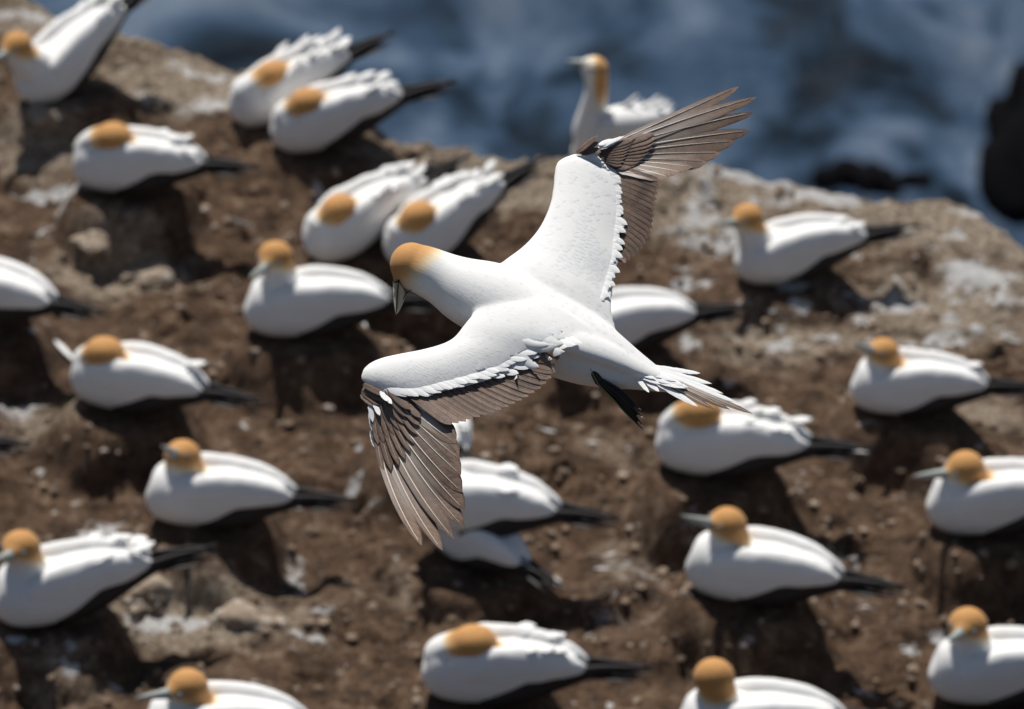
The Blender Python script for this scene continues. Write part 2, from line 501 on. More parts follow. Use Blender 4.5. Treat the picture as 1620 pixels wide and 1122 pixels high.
def grid_object(name, X, Y, Z, mat, attrs=None):
    nx, ny = X.shape
    me = bpy.data.meshes.new(name)
    F = grid_faces(nx, ny)
    me.vertices.add(nx * ny); me.vertices.foreach_set('co', np.stack([X, Y, Z], -1).astype(np.float32).ravel())
    me.loops.add(F.size); me.loops.foreach_set('vertex_index', F.ravel().astype(np.int32))
    me.polygons.add(len(F)); me.polygons.foreach_set('loop_start', np.arange(0, F.size, 4, dtype=np.int32))
    me.polygons.foreach_set('loop_total', np.full(len(F), 4, dtype=np.int32))
    me.polygons.foreach_set('use_smooth', np.ones(len(F), dtype=bool))
    me.update(calc_edges=True)
    me.materials.append(mat)
    for k, v in (attrs or {}).items():
        at = me.attributes.new(k, 'FLOAT', 'POINT'); at.data.foreach_set('value', v.astype(np.float32).ravel())
    o = bpy.data.objects.new(name, me); COL.objects.link(o); return o

xs = axis(-2.75, 2.75, 0.011, -55, 55, 1.3)
ys = axis(-2.6, 3.7, 0.013, -30, 9, 1.25)
X, Y = np.meshgrid(xs, ys, indexing='ij')
Z, Dd = height(X, Y)
# pale crust and guano patches, in place
def patch(lst):
    A = np.zeros_like(X)
    for px, py, rx, ry, s in lst:
        g = G(px, py, 0.03)
        A = np.maximum(A, s * np.exp(-(((X - g.x) / (rx / 390)) ** 2 + ((Y - g.y) / (ry / 390 / .53)) ** 2)))
    return A
crust = patch([(180, 420, 130, 40, .55), (300, 985, 170, 40, .5), (1250, 275, 220, 25, .7), (1480, 330, 170, 60, .55), (1500, 470, 160, 70, .5), (60, 230, 90, 60, .4), (300, 130, 160, 50, .6),
               (1100, 330, 120, 60, .3), (850, 270, 150, 40, .45), (60, 30, 130, 30, .5), (730, 270, 120, 25, .5), (1560, 640, 80, 40, .4), (120, 1090, 80, 40, .2), (990, 880, 60, 60, .25),
               (620, 940, 60, 40, .2), (70, 670, 100, 40, .3), (1240, 530, 150, 40, .4), (1000, 700, 120, 30, .2)])
crust = crust * 1.15 + np.clip(1 + Dd / 0.6, 0, 1) * 0.3
guano = patch([(1290, 282, 90, 14, .34), (1180, 268, 110, 10, .3), (1400, 300, 60, 14, .2), (1550, 415, 60, 28, .42), (1420, 470, 60, 25, .25), (1500, 520, 50, 20, .22), (330, 97, 70, 14, .32), (110, 340, 60, 18, .30),
               (75, 285, 50, 9, .34), (1130, 365, 70, 10, .32), (160, 830, 45, 18, .32), (270, 985, 90, 14, .3), (30, 640, 60, 20, .22), (470, 900, 25, 40, .2), (740, 262, 60, 8, .28), (230, 150, 40, 25, .2),
               (330, 160, 60, 20, .25), (1000, 880, 70, 40, .17), (600, 600, 14, 60, .12), (960, 960, 120, 50, .12), (250, 560, 60, 40, .12), (1250, 760, 60, 40, .13), (1340, 870, 60, 30, .12), (40, 15, 110, 18, .3), (1350, 930, 40, 20, .1)])
guano *= 1.3
_r = random.Random(4)
guano = np.maximum(guano, patch([(_r.uniform(1060, 1640), _r.uniform(266, 560), _r.uniform(10, 42), _r.uniform(4, 13), _r.uniform(.25, .45)) for k in range(55)]))
guano = np.maximum(guano, patch([(_r.uniform(0, 1620), _r.uniform(60, 1122), _r.uniform(6, 26), _r.uniform(3, 9), _r.uniform(.18, .40)) for k in range(110)]))
gnd = grid_object('ground', X, Y, Z, M['ground'], {'crust': crust, 'guano': guano})
tag(gnd, kind='structure')

# sea
SEA = -30.0
c = G(810, 80, SEA)
sx = axis(c.x - 24, c.x + 24, 0.3, -4000, 4000, 1.35)
sy = axis(c.y - 22, c.y + 22, 0.3, 6.0, 5000, 1.35)
SX, SY = np.meshgrid(sx, sy, indexing='ij')
SZ = SEA + (fbm(SX, SY * 1.3, 0.25, 201, 5, 0.55) - 0.5) * 1.3
sea = grid_object('sea', SX, SY, SZ, M['sea']); tag(sea, kind='structure')

def rock_mesh(c, r, seed, n=3, rough=0.35):
    import bmesh
    bm = bmesh.new(); bmesh.ops.create_icosphere(bm, subdivisions=n, radius=1)
    rr = np.random.RandomState(seed); offs = rr.rand(10, 3) * 2 - 1
    for v in bm.verts:
        p = np.array(v.co); k = 1.0
        for o in offs: k -= rough * 0.35 * max(0, np.dot(p, o) / np.linalg.norm(o) - 0.55) * 2
        k += rough * 0.3 * (math.sin(p[0] * 5 + seed) * math.sin(p[1] * 4.3 + seed * 2) + 0.6 * math.sin(p[2] * 9 + seed) * math.sin(p[0] * 11))
        v.co = Vector((p[0] * r[0] * k, p[1] * r[1] * k, p[2] * r[2] * k))
    V = [v.co.copy() for v in bm.verts]; F = [tuple(v.index for v in f.verts) for f in bm.faces]; bm.free(); return V, F

def surf_lump(px, py, r, seed, label):
    g = G(px, py, SEA); V, F = rock_mesh((0, 0, 0), r, seed, 4, 0.7)
    o = mesh_ob('surf_lump', V, F, M['surf_lump']); o.location = (g.x, g.y, SEA - 0.25)
    tag(o, label, 'rock', 'dark lumps standing in the surf')
surf_lump(1685, 280, (1.5, 2.8, 2.2), 3, 'large black lump in place of dark water behind the right end of the cliff rim')  # black solid added where the water is dark, not an actual rock
surf_lump(1400, 300, (1.3, 1.0, .8), 8, 'low black rock in the surf just above the right half of the cliff rim')

# ------------------------------------------------------------------ sitting gannets
def head_gold(V, hc, fwd, r, tail=1.0):
    out = []
    for v in V:
        d = v - hc; a = d.dot(fwd); perp = (d - fwd * a).length
        # cap and nape: everything within the head, fading down the neck
        q = d.length / r
        hf = Vector((fwd.x, fwd.y, 0)).normalized()
        g = (1 - sstep(0.95, 1.6 * tail, q)) * sstep(-.95, .05, (d.z * .9 - d.dot(hf) * .5) / r)
        face = sstep(0.5, 1.1, a / r) * 0.9 * sstep(-.1, .5, -d.z / r)
        out.append(max(0.0, g * (1 - face)))
    return out

def make_bird(idx, spec):
    bx, by, yaw, lift, sc, hp, bp, ruf, label = spec
    mx, my, mh, _ = mounds[idx]
    g = G(bx, by, mh)
    base = Vector((g.x, g.y + 0.05, mh - 0.012))
    root = empty('sitting_gannet', base)
    # local +x is the bird's front; front points left in the picture, the tail turned away by yaw
    rot = Matrix.Rotation(math.pi - R(-yaw), 4, 'Z')
    root.rotation_euler = rot.to_euler()
    root.scale = (sc, sc, sc)
    tag(root, label, 'gannet', 'gannets sitting on nest mounds')
    W = Matrix.Translation(base) @ rot @ Matrix.Scale(sc, 4); Wi = W.inverted()
    rnd = random.Random(100 + idx)
    lf = math.tan(R(lift + 3.5))
    def L(x, y, z):
        if x < 0: x = x * .88 if x > -.42 else -.37 + (x + .42) * 1.2
        return Vector((x, y, z + max(0, 0.08 - x) * lf))
    # which local side faces the camera
    cs = 1 if (W.to_3x3() @ Vector((0, 1, 0))).dot(CB) > 0 else -1
    # head position: on the bird's own plane
    yoff = 0.0 if bp else cs * 0.035
    nrm = (W.to_3x3() @ Vector((0, 1, 0))).normalized(); p0 = W @ Vector((0, yoff, 0))
    d = ray(*hp); den = d.dot(nrm)
    hw = C0 + d * ((p0 - C0).dot(nrm) / den) if abs(den) > 0.3 else W @ Vector((0.1, 0, 0.3))
    hl = Wi @ hw
    if bp:
        hl.x = min(max(hl.x, 0.06), 0.27); hl.z = min(max(hl.z, 0.24), 0.40)
    else:
        hl.x = min(max(hl.x, -0.02), 0.16); hl.z = min(max(hl.z, 0.25), 0.31)
    fat = rnd.uniform(.97, 1.05)
    body = [(L(.222, 0, .135), .022, .022), (L(.21, 0, .132), .066 * fat, .076), (L(.165, 0, .127), .102 * fat, .116), (L(.08, 0, .120), .120 * fat, .122), (L(-.02, 0, .12), .118 * fat, .112),
            (L(-.12, 0, .145), .106, .096), (L(-.22, 0, .163), .082, .068), (L(-.30, 0, .172), .054, .042), (L(-.355, 0, .172), .022, .016)]
    parts = [loft(smooth_stations(body), 24)]
    if bp:
        neck = [(Vector((.10, 0, .12)), .075, .085), (Vector((.10 + (hl.x - .1) * .35, 0, .18)), .085, .088), (Vector((hl.x - .014, hl.y * .6, (hl.z + .19) / 2)), .062, .066),
                (Vector((hl.x - .006, hl.y, hl.z - .03)), .060, .062), (Vector((hl.x, hl.y, hl.z + .01)), .062, .062), (Vector((hl.x, hl.y, hl.z + .05)), .03, .03)]
        parts.append(loft(smooth_stations(neck), 18, up=Vector((1, 0, 0))))
    else:
        neck = [(Vector((.16, 0, .12)), .07, .07), (Vector((.165, 0, .175)), .066, .06), (Vector((.13, hl.y * .4, hl.z - .035)), .06, .045),
                (Vector((hl.x + .02, hl.y * .9, hl.z - .012)), .070, .055), (Vector((hl.x - .06, hl.y, hl.z - .02)), .05, .04)]
        parts.append(loft(smooth_stations(neck), 18))
        parts.append(sphere(hl, .074, 18, 12, (1.1, .95, .82)))
    if bp:
        # beak direction from its tip's place
        hc = W @ hl; ln = 0.205 * sc; dr = ray(*bp).normalized(); oc = C0 - hc
        bq = dr.dot(oc); cq = oc.length_squared - ln * ln; disc = bq * bq - cq
        tip = C0 + dr * (-bq - math.sqrt(disc)) if disc > 0 else None
        if disc <= 0:
            q = C0 + dr * (-bq); tip = hc + (q - hc).normalized() * ln
        if idx == 24: tip = C0 + dr * (-bq + math.sqrt(max(disc, 0)))
        fwd = (Wi.to_3x3() @ (tip - hc)).normalized()
        parts.append(sphere(hl + fwd * .006, .073, 18, 12, (1.0, .93, .96)))
        face = [(hl, .060, .060), (hl + fwd * .060 - Vector((0, 0, .008)), .043, .040), (hl + fwd * .088 - Vector((0, 0, .010)), .024, .022)]
        parts.append(loft(smooth_stations(face), 14))
    V, F = join(parts)
    V, F = remesh(V, F, 0.0085, 7, 0.5)
    if bp: gold = head_gold(V, hl, fwd, .078, 1.0)
    else:
        gold = []
        for v in V:
            dd = v - hl; q = Vector((dd.x / 1.2, dd.y / 1.0, dd.z / .95)).length / .074
            gold.append((1 - sstep(.85, 1.4, q)) * sstep(-.95, -.3, dd.z / .074))
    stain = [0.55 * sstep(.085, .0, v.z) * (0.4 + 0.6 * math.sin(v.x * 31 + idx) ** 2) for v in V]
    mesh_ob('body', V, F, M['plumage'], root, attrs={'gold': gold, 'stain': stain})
    # folded wings
    for s in (1, -1):
        o = rnd.uniform(-.01, .01)
        st = [(L(.12, s * .078, .15 + o), .014, .02), (L(.10, s * .080, .158 + o), .036, .058), (L(.03, s * .076, .166 + o), .046, .082), (L(-.06, s * .070, .172), .046, .086), (L(-.15, s * .060, .177), .044, .080),
              (L(-.24, s * .050, .176), .040, .066), (L(-.31, s * .040, .168), .031, .047), (L(-.365, s * .032, .157), .018, .026), (L(-.41, s * .028, .146), .003, .004)]
        V1, F1 = loft(smooth_stations(st, 8), 28)
        pr = [(V1, F1)]
        nf = int(ruf * 13)
        for k in range(nf):     # pointed tertials that fray the rear edge and the back
            x0 = rnd.uniform(-.32, -.12 + .12 * ruf); ln = rnd.uniform(.06, .10); up = rnd.uniform(.0, .012) + ruf * rnd.uniform(0, .045)
            y0 = s * (.02 + .05 * (x0 + .4) / .3 * rnd.uniform(.4, 1)); z0 = .215 + rnd.uniform(-.012, .015) + .25 * (x0 + .32) * .4
            a = L(x0, y0, z0); bb = L(x0 - ln * .6, y0 + s * rnd.uniform(-.005, .015), z0 + up * .5 + .002); cc = L(x0 - ln, y0 + s * rnd.uniform(-.01, .02), z0 + up)
            pr.append(loft(smooth_stations([(a, .012, .006), (bb, .024, .004), (cc, .003, .001)], 3), 8))
        Vw, Fw = join(pr)
        for q in Vw:      # uneven lie of the plumage
            wv = .25 + .6 * ruf
            q.z += wv * .0028 * math.sin(q.x * 38 + idx * 1.7 + s) * math.sin(q.z * 60 + idx) + wv * .0016 * math.sin(q.x * 95 + q.z * 70 + idx)
            q.y += wv * .003 * math.sin(q.x * 52 + q.z * 45 + idx * 2.3)
        mesh_ob('wing', Vw, Fw, M['plumage'], root)
        # black flight feathers along the lower edge, running out into the crossed tips
        st = [(L(.01, s * .098, .042), .006, .010), (L(-.06, s * .100, .060), .012, .026), (L(-.16, s * .090, .090), .016, .040), (L(-.26, s * .066, .116), .014, .040), (L(-.36, s * .040, .136), .012, .033),
              (L(-.45, s * .020, .148), .010, .021), (L(-.53, s * .010, .152), .007, .012), (L(-.60, s * (.002 - .012), .150 + s * .006), .002, .003)]
        V2, F2 = loft(smooth_stations(st), 10)
        mesh_ob('wing_tip', V2, F2, M['black_feather'], root)
    # tail
    for k in range(5):
        a = (k - 2) / 2
        V3, F3 = loft([(L(-.30, a * .02, .135), .014, .006), (L(-.42, a * .032, .128), .016, .005), (L(-.53 + abs(a) * .03, a * .045, .122), .010, .003), (L(-.60 + abs(a) * .05, a * .05, .118), .002, .001)], 8)
        white = (idx in (18, 20, 15) and k in (0, 1))
        mesh_ob('tail_feather', V3, F3, M['plumage'] if white else M['black_feather'], root)
    if bp:
        b0 = hl + fwd * .080 - Vector((0, 0, .010))
        V4, F4 = loft(smooth_stations([(b0, .021, .021), (b0 + fwd * .04, .015, .016), (b0 + fwd * .09, .009, .010), (b0 + fwd * .128, .002, .003)]), 12)
        mesh_ob('beak', V4, F4, M['far_beak'], root)
        V5, F5 = loft([(b0 - fwd * .002, .0245, .0245), (b0 + fwd * .006, .021, .0215)], 12)
        mesh_ob('face_ring', V5, F5, M['black_skin'], root)
        sd = fwd.cross(Vector((0, 0, 1))).normalized()
        for s in (1, -1):
            V6, F6 = sphere(hl + fwd * .060 + sd * s * .044 + Vector((0, 0, .006)), .008, 10, 8)
            mesh_ob('eye', V6, F6, M['eye'], root)
    return root

for i, b in enumerate(BIRDS):
    make_bird(i, b)

# the bird standing beyond the rim, neck stretched
def make_standing():
    W0 = G(985, 262, 0.0)
    zz = -0.10
    base = W0 + Vector((0, .12, 0)); base.z = zz
    root = empty('standing_gannet', base)
    tag(root, 'gannet standing at the cliff rim with its long neck stretched up against the sea', 'gannet')
    def Q(px, py, dy=0.0):     # place on the upright plane through the bird
        d = ray(px, py); t = (base.y + dy - C0.y) / d.y; return C0 + d * t - base
    st = [(Q(922, 275), .04, .04), (Q(934, 246), .10, .09), (Q(958, 218), .115, .115), (Q(1000, 203), .105, .11), (Q(1035, 195), .07, .07), (Q(1062, 188), .02, .02)]
    nk = [(Q(945, 232), .095, .095), (Q(934, 208), .080, .080), (Q(938, 172), .060, .058), (Q(944, 142), .051, .050), (Q(943, 120), .052, .054), (Q(940, 107), .058, .060), (Q(937, 94), .035, .035)]
    fc = [(Q(942, 106), .042, .042), (Q(930, 102), .034, .034), (Q(919, 100), .016, .018)]
    V, F = join([loft(smooth_stations(st), 20), loft(smooth_stations(nk), 18, up=Vector((1, 0, 0))), loft(smooth_stations(fc), 14)])
    V, F = remesh(V, F, 0.0085, 6)
    hc = Q(940, 105)
    gold = []
    for v in V:
        right = (v.x - (Q(938, 0).x)) ; up = (v.z - Q(940, 190).z) / (Q(940, 90).z - Q(940, 190).z)
        gg = sstep(0.1, 0.6, up) * sstep(-.01, .03, right) * 0.95
        gg = max(gg, 0.30 * (1 - sstep(.8, 1.4, (v - hc).length / .05)))
        gold.append(gg)
    mesh_ob('body', V, F, M['plumage'], root, attrs={'gold': gold, 'stain': [0.0] * len(V)})
    rnd = random.Random(3)
    for s in (-1, 1):
        a = [(Q(948, 208, s * .05), .03, .03), (Q(976, 196, s * .058), .075, .066), (Q(1018, 190, s * .05), .07, .058), (Q(1062, 180, s * .03), .02, .016)]
        pr = [loft(smooth_stations(a), 14)]
        for k in range(11):
            x = rnd.uniform(970, 1056); y = rnd.uniform(160, 176)
            pr.append(loft([(Q(x - 14, y + 12, s * .04), .01, .01), (Q(x, y + 2, s * .04), .014, .008), (Q(x + 14, y - rnd.uniform(0, 14), s * .04), .002, .001)], 6))
        Vw, Fw = join(pr); mesh_ob('wing', Vw, Fw, M['plumage'], root)
        V2, F2 = loft(smooth_stations([(Q(1005, 214, s * .07), .008, .012), (Q(1040, 208, s * .05), .01, .022), (Q(1070, 194, s * .02), .008, .018), (Q(1100, 182, s * .01), .002, .004)]), 10)
        mesh_ob('wing_tip', V2, F2, M['black_feather'], root)
        V7, F7 = loft([(Q(975 + s * 8, 235, s * .04), .012, .012), (Q(975 + s * 8, 262, s * .04), .010, .010)], 8)
        mesh_ob('leg', V7, F7, M['black_skin'], root)
        V6, F6 = sphere(Q(926, 99, s * .033), .007, 10, 8)
        mesh_ob('eye', V6, F6, M['eye'], root)
    V3, F3 = loft([(Q(1045, 204), .02, .008), (Q(1070, 190), .018, .01), (Q(1090, 186), .004, .002)], 8)
    mesh_ob('tail', V3, F3, M['plumage'], root)
    b0 = Q(921, 100); b1 = Q(896, 97)
    V4, F4 = loft(smooth_stations([(b0, .016, .017), (b0.lerp(b1, .4), .011, .013), (b1, .002, .003)]), 12)
    mesh_ob('beak', V4, F4, M['far_beak'], root)
make_standing()

# ------------------------------------------------------------------ the flying gannet
hero = empty('flying_gannet', P(860, 520, 0))
tag(hero, 'large gannet gliding above the colony with both brown-tipped wings spread', 'gannet')
HO = hero.location.copy()
def hb(name, V, F, mats, parent=None, **kw):
    return mesh_ob(name, [v - HO for v in V], F, mats, parent or hero, **kw)
PX = HD / FPX      # metres per pixel at the bird

# wing arms: stations root -> wrist: leading edge, trailing edge (px, py, z), max thickness
near_arm = [((800, 450, .020), (965, 545, .080), .035), ((764, 480, .058), (930, 547, .112), .050), ((737, 512, .085), (896, 549, .135), .050), ((712, 540, .108), (852, 566, .148), .042),
            ((670, 554, .126), (790, 598, .168), .036), ((625, 562, .144), (722, 617, .187), .032), ((594, 570, .160), (668, 628, .200), .028), ((575, 583, .175), (622, 622, .200), .024), ((570, 600, .182), (596, 622, .192), .016)]
far_arm = [((775, 440, -.03), (975, 520, .0), .075), ((790, 420, -.05), (968, 487, -.02), .062), ((826, 392, -.085), (972, 455, -.06), .050), ((852, 362, -.12), (980, 415, -.10), .042),
           ((869, 325, -.155), (982, 378, -.14), .036), ((875, 292, -.19), (986, 335, -.18), .032), ((877, 268, -.215), (982, 300, -.205), .028), ((884, 254, -.23), (972, 276, -.22), .024), ((908, 243, -.24), (950, 256, -.235), .014)]
def cr_interp(A, t):
    m = len(A); x = t * (m - 1); i = min(int(x), m - 2); f = x - i
    p0, p1, p2, p3 = A[max(i - 1, 0)], A[i], A[i + 1], A[min(i + 2, m - 1)]
    return 0.5 * ((2 * p1) + (-p0 + p2) * f + (2 * p0 - 5 * p1 + 4 * p2 - p3) * f * f + (-p0 + 3 * p1 - 3 * p2 + p3) * f ** 3)
class Arm:
    def __init__(s, st, flip):
        s.L = [np.array(P(*a[0])) for a in st]; s.T = [np.array(P(*a[1])) for a in st]; s.th = [np.array([a[2]]) for a in st]; s.flip = flip
    def frame(s, t):
        L, T = Vector(cr_interp(s.L, t)), Vector(cr_interp(s.T, t)); th = float(cr_interp(s.th, t)[0])
        e = 0.02; a, b = max(t - e, 0), min(t + e, 1)
        sp = Vector((cr_interp(s.L, b) + cr_interp(s.T, b)) - (cr_interp(s.L, a) + cr_interp(s.T, a))).normalized()
        ch = T - L; n = sp.cross(ch).normalized()
        if n.dot(CB) < 0: n = -n
        return L, ch, n, th, sp
    def mesh(s, ns=44, nc=15):
        V, F = [], []
        for i in range(ns):
            L, ch, n, th, sp = s.frame(i / (ns - 1)); ring = []
            for k in range(nc):
                c = (1 - math.cos(math.pi * k / (nc - 1))) / 2
                prof = (2.2 * math.sqrt(max(c, 0)) * (1 - c) ** 1.1 + .16 * (1 - c) + .12) * (1 if 0 < c < 1 else (0.4 if c == 0 else 1))
                camber = 4 * c * (1 - c) * .055 * ch.length
                ring.append((L + ch * c + n * (camber + th * .42 * prof), L + ch * c + n * (camber - th * .42 * prof)))
            V += [r[0] for r in ring] + [r[1] for r in reversed(ring)]
        m = 2 * nc
        for i in range(ns - 1):
            for k in range(m):
                k2 = (k + 1) % m
                F.append((i * m + k, i * m + k2, (i + 1) * m + k2, (i + 1) * m + k))
        F.append(tuple(range(m))[::-1]); F.append(tuple((ns - 1) * m + k for k in range(m)))
        return V, F
NA, FA = Arm(near_arm, False), Arm(far_arm, True)

def ps(px, py, z, r, rz=None): return (P(px, py, z), r * PX, (rz or r) * PX)
# width across (in the picture), depth
N0 = (CR * .08 + CU * .70 + CB * .70).normalized()
spine = [ps(645, 416, -.035, 18), ps(650, 418, -.035, 33), ps(668, 426, -.033, 39), ps(700, 441, -.028, 43, 43), ps(735, 459, -.02, 54, 52), ps(778, 476, -.008, 66, 56), ps(830, 503, .006, 72, 54), ps(880, 531, .018, 72, 53),
         ps(930, 556, .026, 62, 48), ps(970, 574, .034, 48, 38), ps(1005, 588, .042, 34, 26), ps(1035, 600, .048, 24, 16), ps(1062, 610, .053, 16, 8), ps(1088, 620, .058, 7, 3)]
face = [ps(652, 424, -.033, 30), ps(641, 437, -.030, 22, 20), ps(635, 446, -.028, 16, 13), ps(632, 451, -.027, 12, 9)]
chin = [ps(660, 430, -.033, 28, 22), ps(653, 444, -.030, 18, 14), ps(648, 453, -.028, 11, 10), ps(645, 459, -.027, 6, 7)]
ridge = [ps(830, 510, .085, 20, 14), ps(880, 530, .098, 28, 14), ps(925, 545, .098, 28, 14), ps(965, 561, .088, 24, 12), ps(1005, 580, .074, 18, 9), ps(1045, 598, .062, 12, 6)]
parts = [loft(smooth_stations(spine), 28, up=N0), loft(smooth_stations(face), 18, up=CB), loft(smooth_stations(chin), 14, up=CB), loft(smooth_stations(ridge), 14, up=N0), sphere(P(651, 418, -.034), 35 * PX, 24, 16), NA.mesh(), FA.mesh()]
HV, HF = remesh(*join(parts), 0.0040, 22, 0.5)
gold = []
for v in HV:
    # golden from forehead over crown, fading to the nape and cheek
    d = v - P(640, 400, -.03); x_, y_ = d.dot(CR) / PX, -d.dot(CU) / PX
    q = x_ * .72 + y_ * .70
    gold.append(1 - sstep(8, 62, q) if (v - P(650, 418, -.035)).length < 120 * PX else 0.0)
body_ob = hb('body', HV, HF, M['hero_plumage'], attrs={'gold': gold, 'stain': [0.0] * len(HV)})
bvh = BVHTree.FromPolygons(HV, HF)

def feather(base, mid, tip, wl, wr, n, name, parent, mats, n_len=16, shaft_w=.003, lift=0.0, tipr=.2, camber=.12, seed=0, base_w=.45, fray=.03, shaft_from=.0, shaft_to=.97, conform=None, tpow=1.8):
    """feather along a bent line; wl/wr widths either side of the shaft, n = facing"""
    rd = random.Random(seed)
    V, F, mi, uv = [], [], [], []
    cols = [-1, -.6, -.25, 0, .25, .6, 1]
    nc = len(cols)
    prev = None
    for i in range(n_len + 1):
        t = i / n_len
        p = base * (1 - t) ** 2 + mid * 2 * t * (1 - t) + tip * t * t
        tg = ((mid - base) * (1 - t) + (tip - mid) * t).normalized()
        nn = (n - tg * n.dot(tg)).normalized(); sd = nn.cross(tg)      # left side
        wf = base_w + (1 - base_w) * sstep(0, .3, t)
        if t > 1 - tipr: wf *= max(0, 1 - ((t - 1 + tipr) / tipr) ** tpow) ** .62 * .97 + .03
        p = p + nn * (lift * t * t)
        for c in cols:
            wd = (wl if c < 0 else wr) * wf * (1 + rd.uniform(-fray, fray) * (abs(c) == 1))
            q = p + sd * c * wd + nn * (-camber * wd * c * c)
            q = q - tg * (abs(c) * wd * .25 * (t > .05))
            if conform:
                h = bvh.find_nearest(q)
                q = h[0] + h[1] * (-.0006 + .7 * conform * sstep(0, .8, t) - .0003 * abs(c))
            V.append(q); uv.append((c, t))
    for i in range(n_len):
        for k in range(nc - 1):
            F.append((i * nc + k, i * nc + k + 1, (i + 1) * nc + k + 1, (i + 1) * nc + k)); mi.append(0)
    if shaft_w > 0:
        o = len(V); m = 0
        for i in range(n_len + 1):
            t = i / n_len
            if t < shaft_from or t > shaft_to: continue
            p = base * (1 - t) ** 2 + mid * 2 * t * (1 - t) + tip * t * t
            tg = ((mid - base) * (1 - t) + (tip - mid) * t).normalized()
            nn = (n - tg * n.dot(tg)).normalized(); sd = nn.cross(tg); w_ = shaft_w * (1 - .82 * t)
            p = p + nn * (lift * t * t)
            V += [p - sd * w_ * .5 - nn * .0003, p + nn * (w_ * .45 + .0004), p + sd * w_ * .5 - nn * .0003]; uv += [(0, t)] * 3; m += 1
        for i in range(m - 1):
            for k in range(2):
                F.append((o + i * 3 + k, o + i * 3 + k + 1, o + (i + 1) * 3 + k + 1, o + (i + 1) * 3 + k)); mi.append(1)
    return hb(name, V, F, mats, parent, midx=mi, uvs=uv)

def nrm3(a, b, c_):
    n = (b - a).cross(c_ - a).normalized(); return n if n.dot(CB) > 0 else -n

BF = [M['brown_feather'], M['shaft']]; BC = [M['brown_covert'], M['shaft']]; WF = [M['white_feather'], M['shaft']]
# brown shafts barely show on the secondaries
M['dull_shaft'] = simple('dull_shaft', (0.30, 0.23, 0.18), .5, .3, .1)
BS = [M['brown_covert'], M['dull_shaft']]

near_wing = empty('wing', P(690, 600, .16) - HO); near_wing.parent = hero
far_wing = empty('wing', P(950, 300, -.2) - HO); far_wing.parent = hero
def sub(parent_empty):
    return parent_empty
_hb = hb
def hb(name, V, F, mats, parent=None, **kw):
    off = HO + (parent.location if parent in (near_wing, far_wing) else Vector((0, 0, 0)))
    return mesh_ob(name, [v - off for v in V], F, mats, parent or hero, **kw)

def fan(parent, bases, tips, n, zb, zt, wl, wr, norm, name, mats, bend=0.0, bend_dir=None, step=.0016, seed=0, rev=False, **kw):
    for i in range(n):
        t = i / (n - 1)
        b = poly_at(bases, t); e = poly_at(tips, t) if len(tips) != n else np.array(tips[i], float)
        B = P(b[0], b[1], zb[0] + (zb[1] - zb[0]) * t); E = P(e[0], e[1], zt[0] + (zt[1] - zt[0]) * t)
        o = norm * (step * i * (-1 if rev else 1)); B = B + o; E = E + o
        ln = (E - B).length
        t2 = min(t + .06, 1) if t < .94 else t - .06; e2 = poly_at(tips, t2)
        nl = nrm3(B, E, P(e2[0], e2[1], zt[0] + (zt[1] - zt[0]) * t2))
        Mi = (B + E) / 2 + (bend_dir or Vector((0, 0, 0))) * bend * ln
        feather(B, Mi, E, wl(t) if callable(wl) else wl, wr(t) if callable(wr) else wr, nl, name, parent, mats, seed=seed + i, **kw)

# ---- near wing (left in the picture)
nh = nrm3(P(580, 610, .185), P(700, 868, .34), P(725, 690, .19))       # hand facing
nt_ = [(715, 675), (722, 703), (727, 727), (730, 752), (732, 780), (736, 808), (735, 836), (718, 853), (700, 872), (667, 864)]
nb_ = [(640, 632), (633, 633), (626, 634), (620, 636), (614, 638), (609, 641), (604, 645), (600, 650), (596, 655), (592, 660)]
bdn = (CR * -0.9 - CU * .45).normalized()
for i in range(10):        # innermost lies on top
    b, e = nb_[i], nt_[i]
    zt = .215 + .155 * (i / 9) ** .8
    zf = lambda k: .235 + .135 * (k / 9) ** .8
    lo, hi = max(i - 1, 0), min(i + 1, 9); nh_i = nrm3(P(*b, .190), P(*nt_[lo], zf(lo)), P(*nt_[hi], zf(hi))); zt = zf(i)
    off = nh_i * (.0060 - .0005 * i)
    B = P(b[0], b[1], .190) + off; E = P(e[0], e[1], zt) + off; ln = (E - B).length
    o = feather(B, (B + E) / 2 + bdn * ln * (.035 + .008 * i), E, .013 if i > 6 else .017, .036 if i < 7 else .031, nh_i, 'primary_feather', near_wing, BF, n_len=20, shaft_w=.0062, tipr=.2 if i < 6 else .3, seed=10 + i, camber=.035, base_w=.5, shaft_to=.985)
ns = nrm3(P(640, 600, .15), P(790, 590, .13), P(760, 660, .15))
sb = [(632, 608), (660, 606), (700, 598), (740, 588), (780, 574), (815, 560)]
stp = [(714, 672), (735, 668), (760, 660), (800, 646), (832, 630), (857, 614), (878, 592), (886, 566)]
def nzb(t): return .178 - .085 * t
fan(near_wing, sb, stp, 19, (.190, .134), (.250, .166), .011, .021, ns, 'secondary_feather', BS, bend=.04, bend_dir=CR * -.3 - CU, step=.00025, seed=60, tipr=.14, shaft_w=.0022, camber=.02)
